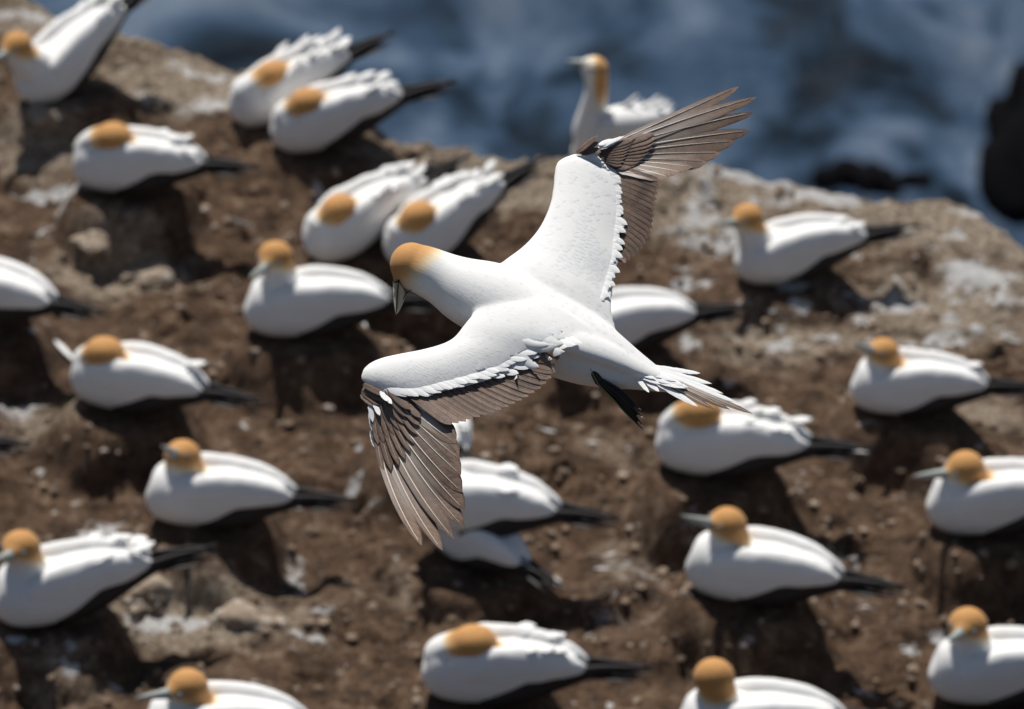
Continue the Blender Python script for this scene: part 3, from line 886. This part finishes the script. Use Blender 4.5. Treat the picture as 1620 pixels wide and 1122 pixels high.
# primary coverts, two rows
ct = [(664, 664), (662, 676), (659, 690), (654, 704), (648, 717), (640, 729), (630, 738), (618, 746), (606, 752)]
cb_ = [(628, 622), (622, 624), (616, 626), (611, 628), (606, 631), (602, 634), (598, 638), (594, 643), (590, 648)]
for i in range(9):
    B = P(*cb_[i], .190) + nh * (.0105 - .0005 * i); E = P(*ct[i], .222 + .042 * i / 8) + nh * (.0095 - .0005 * i)
    feather(B, (B + E) / 2 + bdn * .006, E, .009, .017, nh, 'primary_covert', near_wing, BC, n_len=10, shaft_w=.0016, tipr=.25, seed=90 + i, shaft_to=.9)
ct2 = [(648, 652), (644, 664), (639, 675), (633, 685), (625, 694), (616, 700), (606, 704), (597, 706)]
for i in range(8):
    t = i / 7
    B = P(612 - 22 * t, 618 + 14 * t, .190) + nh * (.0135 - .0004 * i); E = P(*ct2[i], .214 + .016 * t) + nh * (.0125 - .0005 * i)
    feather(B, (B + E) / 2 + bdn * .004, E, .010, .014, nh, 'primary_covert', near_wing, BC, n_len=8, shaft_w=.0012, tipr=.3, seed=110 + i, shaft_to=.85)
# alula
for i, (b, e) in enumerate([((572, 618), (606, 641)), ((571, 622), (598, 646)), ((570, 627), (588, 647)), ((573, 612), (608, 632))]):
    B = P(*b, .186) + nh * (.011 + .0008 * i); E = P(*e, .196) + nh * (.014 + .0008 * i)
    feather(B, (B + E) / 2 + CU * .004, E, .010, .011, nh, 'alula_feather', near_wing, BS, n_len=8, shaft_w=.001, tipr=.35, seed=130 + i, lift=.002)
# white marginal feathers on the leading edge of the hand
for i, (b, e) in enumerate([((583, 640), (588, 672)), ((583, 652), (590, 690)), ((585, 668), (592, 702)), ((586, 684), (592, 714)), ((590, 640), (599, 662)), ((589, 664), (598, 684)), ((604, 626), (618, 644)), ((600, 622), (611, 640))]):
    B = P(*b, .196) + nh * .011; E = P(*e, .212) + nh * (.013 + .0005 * i)
    feather(B, (B + E) / 2, E, .006, .007, nh, 'white_covert', near_wing, WF, n_len=7, shaft_w=0, tipr=.4, seed=150 + i, fray=.15)

# ---- far wing (upper right)
fh = nrm3(P(948, 242, -.24), P(1190, 160, -.30), P(1056, 290, -.165))
ft_ = [(1056, 282), (1076, 274), (1096, 266), (1119, 258), (1140, 243), (1163, 224), (1187, 207), (1192, 178), (1197, 154), (1169, 137)]
fb_ = [(972, 262), (968, 259), (965, 256), (962, 253), (959, 250), (957, 247), (955, 244), (953, 241), (951, 239), (949, 237)]
for i in range(10):
    b, e = fb_[i], ft_[i]
    zf = lambda k: -.202 - .118 * k / 9
    lo, hi = max(i - 1, 0), min(i + 1, 9); fh_i = nrm3(P(*b, -.236), P(*ft_[lo], zf(lo)), P(*ft_[hi], zf(hi)))
    off = fh_i * (.0050 - .0005 * i)
    B = P(b[0], b[1], -.239) + off; E = P(e[0], e[1], zf(i)) + off; ln = (E - B).length
    bd = (CU * 1.0 - CR * .2)
    feather(B, (B + E) / 2 + bd * ln * .03 * (i < 9), E, .030 if i < 7 else .024, .013 if i < 7 else .010, fh_i, 'primary_feather', far_wing, BF, n_len=20, shaft_w=.0060, tipr=.2 if i < 6 else .3, seed=210 + i, camber=.035, base_w=.5, shaft_to=.985)
fs = nrm3(P(950, 265, -.236), P(1040, 300, -.208), P(985, 400, -.13))
sb2 = [(958, 262), (958, 280), (958, 300), (956, 325), (952, 350), (950, 372)]
st2 = [(1046, 290), (1041, 304), (1036, 334), (1032, 361), (1021, 389), (1008, 405), (990, 418)]
fan(far_wing, sb2, st2, 17, (-.232, -.170), (-.184, -.108), .019, .011, fs, 'secondary_feather', BS, bend=.03, bend_dir=CU, step=.0004, seed=260, tipr=.14, shaft_w=.0022, camber=.03)
fct = [(997, 268), (1006, 264), (1014, 257), (1021, 250), (1027, 243), (1032, 235), (1036, 227), (1039, 219), (1036, 211)]
for i in range(9):
    t = i / 8
    B = P(962 - 12 * t, 258 - 20 * t, -.232) + fh * (.0070 - .0004 * i); E = P(*fct[i], -.220 - .038 * i / 8) + fh * (.0065 - .0004 * i)
    feather(B, (B + E) / 2 + CU * .003, E, .015, .008, fh, 'primary_covert', far_wing, BC, n_len=10, shaft_w=.0012, tipr=.25, seed=290 + i, shaft_to=.85)
for i in range(8):
    t = i / 7
    B = P(958 - 10 * t, 254 - 16 * t, -.233) + fh * (.0095 - .0004 * i); E = P(984 + 22 * t, 266 - 46 * t, -.222 - .026 * t) + fh * (.0090 - .0004 * i)
    feather(B, (B + E) / 2 + CU * .002, E, .012, .009, fh, 'primary_covert', far_wing, BC, n_len=8, shaft_w=.001, tipr=.3, seed=310 + i, shaft_to=.85)
for i, (b, e) in enumerate([((912, 243), (947, 219)), ((916, 243), (948, 228)), ((920, 245), (949, 238))]):
    B = P(*b, -.228) + fh * .004; E = P(*e, -.22) + fh * (.012 - .002 * i)
    feather(B, (B + E) / 2 + CU * .003, E, .010, .010, fh, 'alula_feather', far_wing, BS, n_len=8, shaft_w=.001, tipr=.35, seed=330 + i)
Vh, Fh = loft(smooth_stations([(P(925, 250, -.238), .010, .008), (P(948, 243, -.240), .013, .008), (P(968, 236, -.248), .010, .006), (P(1000, 225, -.262), .004, .003)]), 12, up=fh)
hb('hand', Vh, Fh, M['brown_covert'], far_wing)
for i in range(7):      # small white feathers over the wrist joint
    B = P(920 + 3.5 * i, 246 + 1.5 * i, -.228) + fh * .004; E = P(944 + 4 * i, 245 + 5.5 * i, -.224) + fh * .009
    feather(B, (B + E) / 2 + CU * .002, E, .009, .009, fh, 'white_covert', far_wing, WF, n_len=7, shaft_w=0, tipr=.5, seed=360 + i, fray=.12)
for i, (b, e) in enumerate([((947, 238), (988, 221)), ((950, 240), (978, 228)), ((948, 234), (970, 226))]):
    B = P(*b, -.228) + fh * .012; E = P(*e, -.250) + fh * (.014 + .0007 * i)
    feather(B, (B + E) / 2 + CU * .002, E, .007, .006, fh, 'white_covert', far_wing, WF, n_len=7, shaft_w=0, tipr=.4, seed=340 + i, fray=.15)

# ---- white greater coverts that end the white part of each wing
def surf(arm, t, c, lift=.0):
    L, ch, n, th, sp = arm.frame(t); p = L + ch * c
    h = bvh.ray_cast(p + n * .12, -n, .3)
    q = h[0] if h[0] is not None else p + n * .004
    return q + n * lift, ch.normalized(), n, sp
def covert_row(arm, wing, n, t0, t1, c0, ln, wd, seed, name='white_covert', lift=.002, jit=.2, skew=0.0, cf=None):
    rd = random.Random(seed)
    for i in range(n):
        t = t0 + (t1 - t0) * i / (n - 1)
        q, ch, nn, sp = surf(arm, min(max(t, 0), 1), c0, -.001)
        dr = (ch + sp * (skew + rd.uniform(-.06, .06))).normalized(); l = ln * (1 + rd.uniform(-jit, jit))
        E = q + dr * l + nn * (lift * rd.uniform(.3, 1.4) - .002)
        feather(q, (q + E) / 2 + nn * .0015, E, wd, wd, nn, name, wing, WF, n_len=8, shaft_w=0, tipr=.5, seed=seed + i, base_w=.7, fray=.06, conform=cf)
covert_row(NA, near_wing, 34, .34, .99, .80, .040, .009, 400, skew=-.25, lift=.004)
covert_row(FA, far_wing, 46, .14, .99, .88, .025, .0095, 440, skew=-.15, lift=.002, jit=.5)
for r_ in range(6):
    covert_row(FA, far_wing, 16, .20, .55 - .04 * r_, .30 + .08 * r_, .038, .0085, 480 + 30 * r_, skew=-.1, cf=.0013)
for r_ in range(4):
    covert_row(NA, near_wing, 34, .42, .97, .25 + .12 * r_, .040, .0048, 700 + 30 * r_, skew=-.2, cf=.0011)

for r_, c0_ in enumerate((.66, .77, .88)):
    covert_row(NA, near_wing, 11, .15 + .02 * r_, .50 - .03 * (r_ % 2), c0_, .046, .0120, 900 + 30 * r_, skew=-.05 - .1 * rd.random() if False else -.1, lift=.004, jit=.35, cf=(.0035, .0045, None)[r_])
# ---- ruffled white feathers standing up on the near wing
rd = random.Random(9)
tufts = [((752, 560), (748, 571), .024), ((765, 555), (770, 574), .030), ((775, 560), (786, 574), .034), ((788, 560), (800, 560), .04), ((790, 575), (806, 580), .03), ((800, 568), (822, 578), .03), ((812, 560), (838, 572), .028),
         ((820, 572), (846, 580), .02), ((832, 562), (862, 570), .022), ((845, 552), (878, 558), .018), ((850, 562), (886, 552), .016), ((800, 585), (814, 600), .018), ((782, 585), (797, 604), .02), ((860, 548), (887, 546), .014),
         ((838, 552), (872, 550), .02), ((765, 570), (760, 590), .018), ((826, 545), (858, 548), .022), ((872, 540), (905, 548), .008), ((885, 544), (912, 552), .006)]
def on_skin(px, py, up=0.0):
    a = P(px, py, .4); d_ = (a - C0).normalized(); h = bvh.ray_cast(a, d_, 1.0)
    return (h[0] if h[0] is not None else P(px, py, .11)) + CB * up
for i, (b, e, lf) in enumerate([t for t in tufts if t[2] <= .022 and 795 < t[0][0] < 866]):
    Bp = on_skin(b[0] - 16, b[1] - 9, -.002)
    k = rd.uniform(.9, 1.25); ex_, ey_ = b[0] + (e[0] - b[0]) * k + 5, b[1] + (e[1] - b[1]) * k + rd.uniform(-4, 6)
    zb = HD - (Bp - C0).dot(-CB)
    E = P(ex_, ey_, zb + .012 + lf * .9)
    Mi = on_skin((b[0] + e[0]) / 2, (b[1] + e[1]) / 2 + 2, .001) if i % 3 else P((b[0] + e[0]) / 2, (b[1] + e[1]) / 2 + 4, zb + .006)
    feather(Bp, Mi, E, rd.uniform(.010, .017), rd.uniform(.012, .020), (ns + CR * rd.uniform(-.6, .2)).normalized(), 'ruffled_feather', near_wing, WF, n_len=12, shaft_w=0, tipr=.6, seed=500 + i, base_w=.6, fray=.25, camber=rd.uniform(.05, .3), tpow=1.5)

# ---- small contour feathers over back and coverts, beyond counting
def contour():
    rd = random.Random(21); V, F, uv = [], [], []
    head = P(655, 420, -.035)
    idxs = rd.sample(range(len(HF)), min(1000, len(HF)))
    for fi in idxs:
        f = HF[fi]; c_ = sum((HV[k] for k in f), Vector()) / len(f)
        n = (HV[f[1]] - HV[f[0]]).cross(HV[f[2]] - HV[f[0]]).normalized()
        h = bvh.find_nearest(c_); n = h[1]
        if n.dot(CB) < .35: continue
        dh = (c_ - head).length
        if dh < 95 * PX: continue
        dist = min(abs((c_ - HO).dot(Vector(AX.cross(CB)).normalized())) / .25, 1)
        # feathers lie tailwards; on the near wing they sweep across the chord
        fl = AX.copy()
        tg = (fl - n * fl.dot(n))
        if tg.length < .25: continue
        tg.normalize(); tg = (tg + n.cross(tg) * rd.uniform(-.12, .12)).normalized(); sd = n.cross(tg)
        k = .5 + .5 * dist
        l = rd.uniform(.022, .038) * k; wd = l * .34
        o = len(V); cols = (-1, 0, 1); rows = ((0, .5, -.0012), (.5, 1, .0002), (.85, .8, .0007), (1, .15, .0009))
        for (t, wf, up) in rows:
            for s in cols:
                q = bvh.find_nearest(c_ + tg * (l * t) + sd * (s * wd * wf))
                V.append(q[0] + q[1] * (up * k * .6 - .0002 * abs(s))); uv.append((s, t))
        for a in range(3):
            for b in range(2): F.append((o + a * 3 + b, o + a * 3 + b + 1, o + a * 3 + b + 4, o + a * 3 + b + 3))
    tag(hb('contour_feathers', V, F, WF[0], hero, uvs=uv), kind='stuff')
contour()

# ---- tail
ntl = N0.copy()
tails = [((1006, 594), (1027, 621), 'w', .006), ((1012, 592), (1043, 620), 'w', .008), ((1020, 592), (1104, 644), 'w', .010), ((1026, 592), (1130, 649), 'b', .010), ((1032, 592), (1155, 650), 'b', .011), ((1040, 594), (1191, 657), 'b', .011),
         ((1042, 592), (1165, 638), 'w', .009), ((1042, 588), (1144, 624), 'w', .009), ((1040, 584), (1126, 608), 'w', .009), ((1036, 580), (1108, 591), 'w', .008), ((1030, 590), (1120, 640), 'w', .009)]
for i, (b, e, c_, wd) in enumerate(tails):
    zt_ = lambda q: .062 + (q[1] - (592 + (q[0] - 1040) * .43)) * PX * .9
    B = P(*b, zt_(b) - .004) + ntl * (.001 * min(i, 10 - i)); E = P(*e, zt_(e)) + ntl * (.001 * min(i, 10 - i))
    feather(B, (B + E) / 2 - ntl * .002, E, wd, wd, ntl, 'tail_feather', hero, BF if c_ == 'b' else WF, n_len=14, shaft_w=.0046 if c_ == 'b' else 0, tipr=.4, seed=600 + i, base_w=.7, fray=.12)
for i in range(12):
    rd = random.Random(700 + i); x = 1010 + 60 * rd.random(); y = 590 + (x - 1010) * .30 + rd.uniform(-9, 6)
    B = P(x - 20, y - 8, .060 + (y - 592 - (x - 1040) * .43) * PX * .8); E = P(x + 28, y + 10 + rd.uniform(-3, 3), .072 + (y - 592 - (x - 1040) * .43) * PX * .8)
    feather(B, (B + E) / 2 + ntl * .003, E, .009, .009, ntl, 'tail_covert', hero, WF, n_len=7, shaft_w=0, tipr=.5, seed=700 + i, fray=.1)

# ---- beak: upper and lower mandible, black gape lines
def blade(b0, b1, b2, tipp, z0, z1, thick, name, mat):
    """wedge from base line b0-b1 to tip"""
    a, b = P(*b0, z0), P(*b1, z0); e = P(*tipp, z1); m = P(*b2, (z0 + z1) / 2 + .002)
    rings = []
    V, F = [], []
    n = 10
    for i in range(n + 1):
        t = i / n; k = (1 - t) ** .8
        c_ = ((a + b) / 2) * (1 - t) ** 2 + m * 2 * t * (1 - t) + e * t * t
        hw = (b - a) / 2 * k
        for j in range(12):
            th = 2 * math.pi * j / 12
            V.append(c_ + hw * math.cos(th) + CB * (thick * k * math.sin(th)))
    for i in range(n):
        for j in range(12):
            j2 = (j + 1) % 12; F.append((i * 12 + j, i * 12 + j2, (i + 1) * 12 + j2, (i + 1) * 12 + j))
    return hb(name, V, F, mat)
blade((621.5, 445), (631.5, 444), (624, 476), (627, 500), -.030, -.012, .011, 'upper_beak', M['beak'])
blade((630, 446), (643.5, 463), (634, 478), (628, 497), -.027, -.014, .010, 'lower_beak', M['beak'])
def line(pts, r, name, mat, parent=None):
    st = [(P(*p[:3]), r * p[3], r * p[3]) for p in pts]
    V, F = loft(smooth_stations(st, 3), 8, up=CB); return hb(name, V, F, mat, parent)
line([(631, 444, -.014, 1), (629, 458, -.013, 1), (627.5, 475, -.010, .8), (627, 494, -.009, .5)], .0013, 'gape_line', M['black_skin'])
line([(620, 445.5, -.016, .8), (626, 446.5, -.010, 1.6), (632, 443.5, -.008, 2.0)], .0014, 'face_stripe', M['black_skin'])
line([(631.5, 445, -.008, 1.0), (637, 454, -.006, .9), (642.5, 463, -.010, 1.3)], .0012, 'face_stripe', M['black_skin'])
line([(642.5, 463, -.012, 1.6), (640, 470, -.014, .8), (637, 476, -.018, .5)], .0014, 'face_stripe', M['black_skin'])
line([(642.5, 463.5, -.012, 1.6), (648, 460.5, -.014, 1.0), (655, 455, -.018, .8), (660, 452.5, -.020, .5)], .0013, 'throat_stripe', M['black_skin'])
V6, F6 = sphere(P(634, 432, -.076), .005, 12, 8); hb('eye', V6, F6, M['eye'])

# ---- trailing foot
leg = empty('leg', P(930, 570, .06) - HO); leg.parent = hero
def hl2(name, V, F, mat): 
    off = HO + leg.location
    return mesh_ob(name, [v - off for v in V], F, mat, leg)
Vt, Ft = loft(smooth_stations([(P(926, 562, .070), .006, .006), (P(932, 574, .088), .010, .008), (P(940, 590, .094), .0095, .008), (P(948, 604, .094), .011, .009)]), 12, up=CB)
hl2('shank', Vt, Ft, M['black_skin'])
ank = (946, 602)
toes = [((968, 628), (992, 655), (1018, 680), .078), ((972, 625), (998, 648), (1016, 673), .086), ((970, 618), (994, 640), (1016, 660), .092), ((962, 606), (985, 620), (1011, 647), .090)]
tv = []
for i, (a, b, c_, z) in enumerate(toes):
    pts = [(ank[0] - 3 + 3 * i, ank[1] + 2 - i, .092, 1.7), (*a, z + .004, 1.3), (*b, z, 1.1), (*c_, z - .004, .35)]
    st = [(P(*p[:3]), .0026 * p[3], .0026 * p[3]) for p in pts]; V, F = loft(smooth_stations(st, 4), 8, up=CB); hl2('toe', V, F, M['black_skin'])
    tv.append([s[0] for s in smooth_stations(st, 4)])
V, F = [], []
for i in range(3):
    A, B = tv[i], tv[i + 1]; m = len(A) - 1
    for k in range(m):
        for j in range(5):
            s = j / 4; q = A[k].lerp(B[k], s); sag = -CB * (.004 * math.sin(math.pi * s)) - (A[m] - A[0]).normalized() * (.012 * math.sin(math.pi * s) * k / m)
            V.append(q + sag)
    o = i * m * 5
    for k in range(m - 1):
        for j in range(4): F.append((o + k * 5 + j, o + k * 5 + j + 1, o + (k + 1) * 5 + j + 1, o + (k + 1) * 5 + j))
hl2('web', V, F, M['web'])
Vg, Fg = loft(smooth_stations([(P(*p), 0.0008, .0008) for p in [(928, 570, .099), (935, 585, .104), (942, 600, .104), (950, 612, .102), (962, 624, .098), (972, 634, .092), (990, 654, .086), (1012, 676, .080)]], 3), 6, up=CB)
hl2('toe_stripe', Vg, Fg, M['toe_line'])
Vc, Fc = [], []
for c_ in ((1018, 681, .074), (1016, 674, .082), (1016, 661, .088), (1012, 648, .086)):
    v, f = loft([(P(c_[0] - 2, c_[1] - 2, c_[2]), .0018, .0018), (P(c_[0] + 3, c_[1] + .5, c_[2]), .0004, .0004)], 6)
    hl2('claw', v, f, M['shaft'])

# ------------------------------------------------------------------ stones, clods, fallen feathers, moss
def ground_z(x, y): z, d = height(np.array([x]), np.array([y])); return float(z[0]), float(d[0])
rocks = [(245, 415, .13, .05, 'pale flat rock slab right of the bird cut by the left edge', 61), (150, 395, .11, .05, 'pale cracked slab behind the bird cut by the left edge', 62), (395, 985, .15, .07, 'rounded white-streaked rock left of the bottom centre', 63),
         (235, 955, .14, .07, 'guano-streaked ridge of rock right of the lower left gannet', 64), (1345, 635, .035, .05, 'small tan stone left of the right-hand gannet with raised bill', 65),
         (70, 215, .10, .05, 'brown boulder at upper left below the raised-tail gannet', 66), (210, 412, .08, .04, 'small pale slab between two larger slabs at left', 67)]
for px, py, r, h, lab, sd in rocks:
    g = G(px, py, .03); z, _ = ground_z(g.x, g.y)
    V, F = rock_mesh((0, 0, 0), (r, r * .7, h), sd, 4, .5)
    o = mesh_ob('rock', V, F, M['pale_rock']); o.location = (g.x, g.y, z + h * .15); o.rotation_euler = (0, 0, sd)
    tag(o, lab, 'rock', 'rocks on the colony floor')

def clods():
    rd = np.random.RandomState(8); n = 9000
    x = rd.uniform(-2.9, 2.9, n); y = rd.uniform(-2.7, 4.3, n); z, d = height(x, y)
    keep = d < 0.0; x, y, z = x[keep], y[keep], z[keep]
    for mx, my, h, i in mounds:
        if i >= 0:
            k = (x - mx) ** 2 + (y - my) ** 2 > .17 ** 2; x, y, z = x[k], y[k], z[k]
    base = []
    import bmesh
    bm = bmesh.new(); bmesh.ops.create_icosphere(bm, subdivisions=1, radius=1)
    bv = np.array([v.co[:] for v in bm.verts]); bf = np.array([[v.index for v in f.verts] for f in bm.faces]); bm.free()
    m = len(x)
    r = 0.004 + 0.022 * rd.rand(m) ** 3.4
    sc = r[:, None, None] * (0.6 + .6 * rd.rand(m, 1, 3)) * np.array([1.15, 1.0, .75])
    jit = 1 + .3 * (rd.rand(m, len(bv), 1) - .5)
    a = rd.rand(m) * 6.28; ca, sa = np.cos(a), np.sin(a)
    P_ = bv[None] * sc * jit
    Xr = P_[..., 0] * ca[:, None] - P_[..., 1] * sa[:, None]; Yr = P_[..., 0] * sa[:, None] + P_[..., 1] * ca[:, None]
    V = np.stack([Xr + x[:, None], Yr + y[:, None], P_[..., 2] + z[:, None] + r[:, None] * .2], -1).reshape(-1, 3)
    F = (bf[None] + (np.arange(m) * len(bv))[:, None, None]).reshape(-1, 3)
    o = mesh_ob('loose_stones', V.tolist(), F.tolist(), M['clod'], smooth=False)
    tag(o, 'crumbs of soil and small stones strewn over the colony floor', 'stones', kind='stuff')
clods()

def fallen(px, py, ln, ang, lab, dark=False):
    g = G(px, py, .03); z, _ = ground_z(g.x, g.y)
    V, F, uv = [], [], []
    for i in range(9):
        t = i / 8; wf = ln * .08 * (.4 + .6 * sstep(0, .3, t)) * math.sqrt(max(.02, 1 - t ** 4))
        for s in (-1, 0, 1): V.append(Vector(((t - .5) * ln, s * wf, .012 + .03 * math.sin(t * 2.5) * ln - abs(s) * .004))); uv.append((s, t))
    for i in range(8):
        for k in range(2): F.append((i * 3 + k, i * 3 + k + 1, i * 3 + k + 4, i * 3 + k + 3))
    o = mesh_ob('fallen_feather', V, F, M['black_feather'] if dark else M['white_feather'], uvs=uv); o.location = (g.x, g.y, z + .012); o.rotation_euler = (0, .1, ang)
    tag(o, lab, 'feather', 'feathers dropped on the ground')
fallen(102, 560, .15, -1.0, 'long moulted feather lying left of the gannet asleep beside the green tuft')
fallen(868, 705, .055, -.3, 'small white feather below the trailing foot, the left of two')
fallen(938, 702, .05, .2, 'small white feather below the trailing foot, the right of two')
fallen(575, 555, .08, -1.2, 'white feather lying under the beak of the flying bird')
fallen(385, 345, .14, -.4, 'dark feather on bare soil left of the pair above the flying bird', True)
fallen(222, 155, .05, -.3, 'small white feather below the raised-tail gannet at upper left')
fallen(965, 865, .05, .5, 'small white feather right of the low white gannet\'s tail')
fallen(953, 902, .06, .1, 'white feather lying nearest the tip of the low gannet\'s black tail')

def moss(px, py, lab, r=.05):
    g = G(px, py, .05); z, _ = ground_z(g.x, g.y); rd = random.Random(int(px)); pr = []
    for k in range(50):
        a = rd.uniform(0, 6.28); q = rd.uniform(0, r); l = rd.uniform(.02, .045)
        b = Vector((q * math.cos(a), q * math.sin(a), -.005)); e = b + Vector((rd.uniform(-.015, .015), rd.uniform(-.02, .01), l))
        pr.append(loft([(b, .003, .003), ((b + e) / 2, .004, .002), (e, .0004, .0004)], 5))
    V, F = join(pr); o = mesh_ob('moss_tuft', V, F, M['moss']); o.location = (g.x, g.y, z + .01)
    tag(o, lab, 'plant', 'green tufts on the ground')
moss(118, 648, 'dark green tuft growing at the foot of the sleeping gannet\'s mound at left')
moss(757, 684, 'small green tuft beside the inner edge of the lower wing tip', .03)
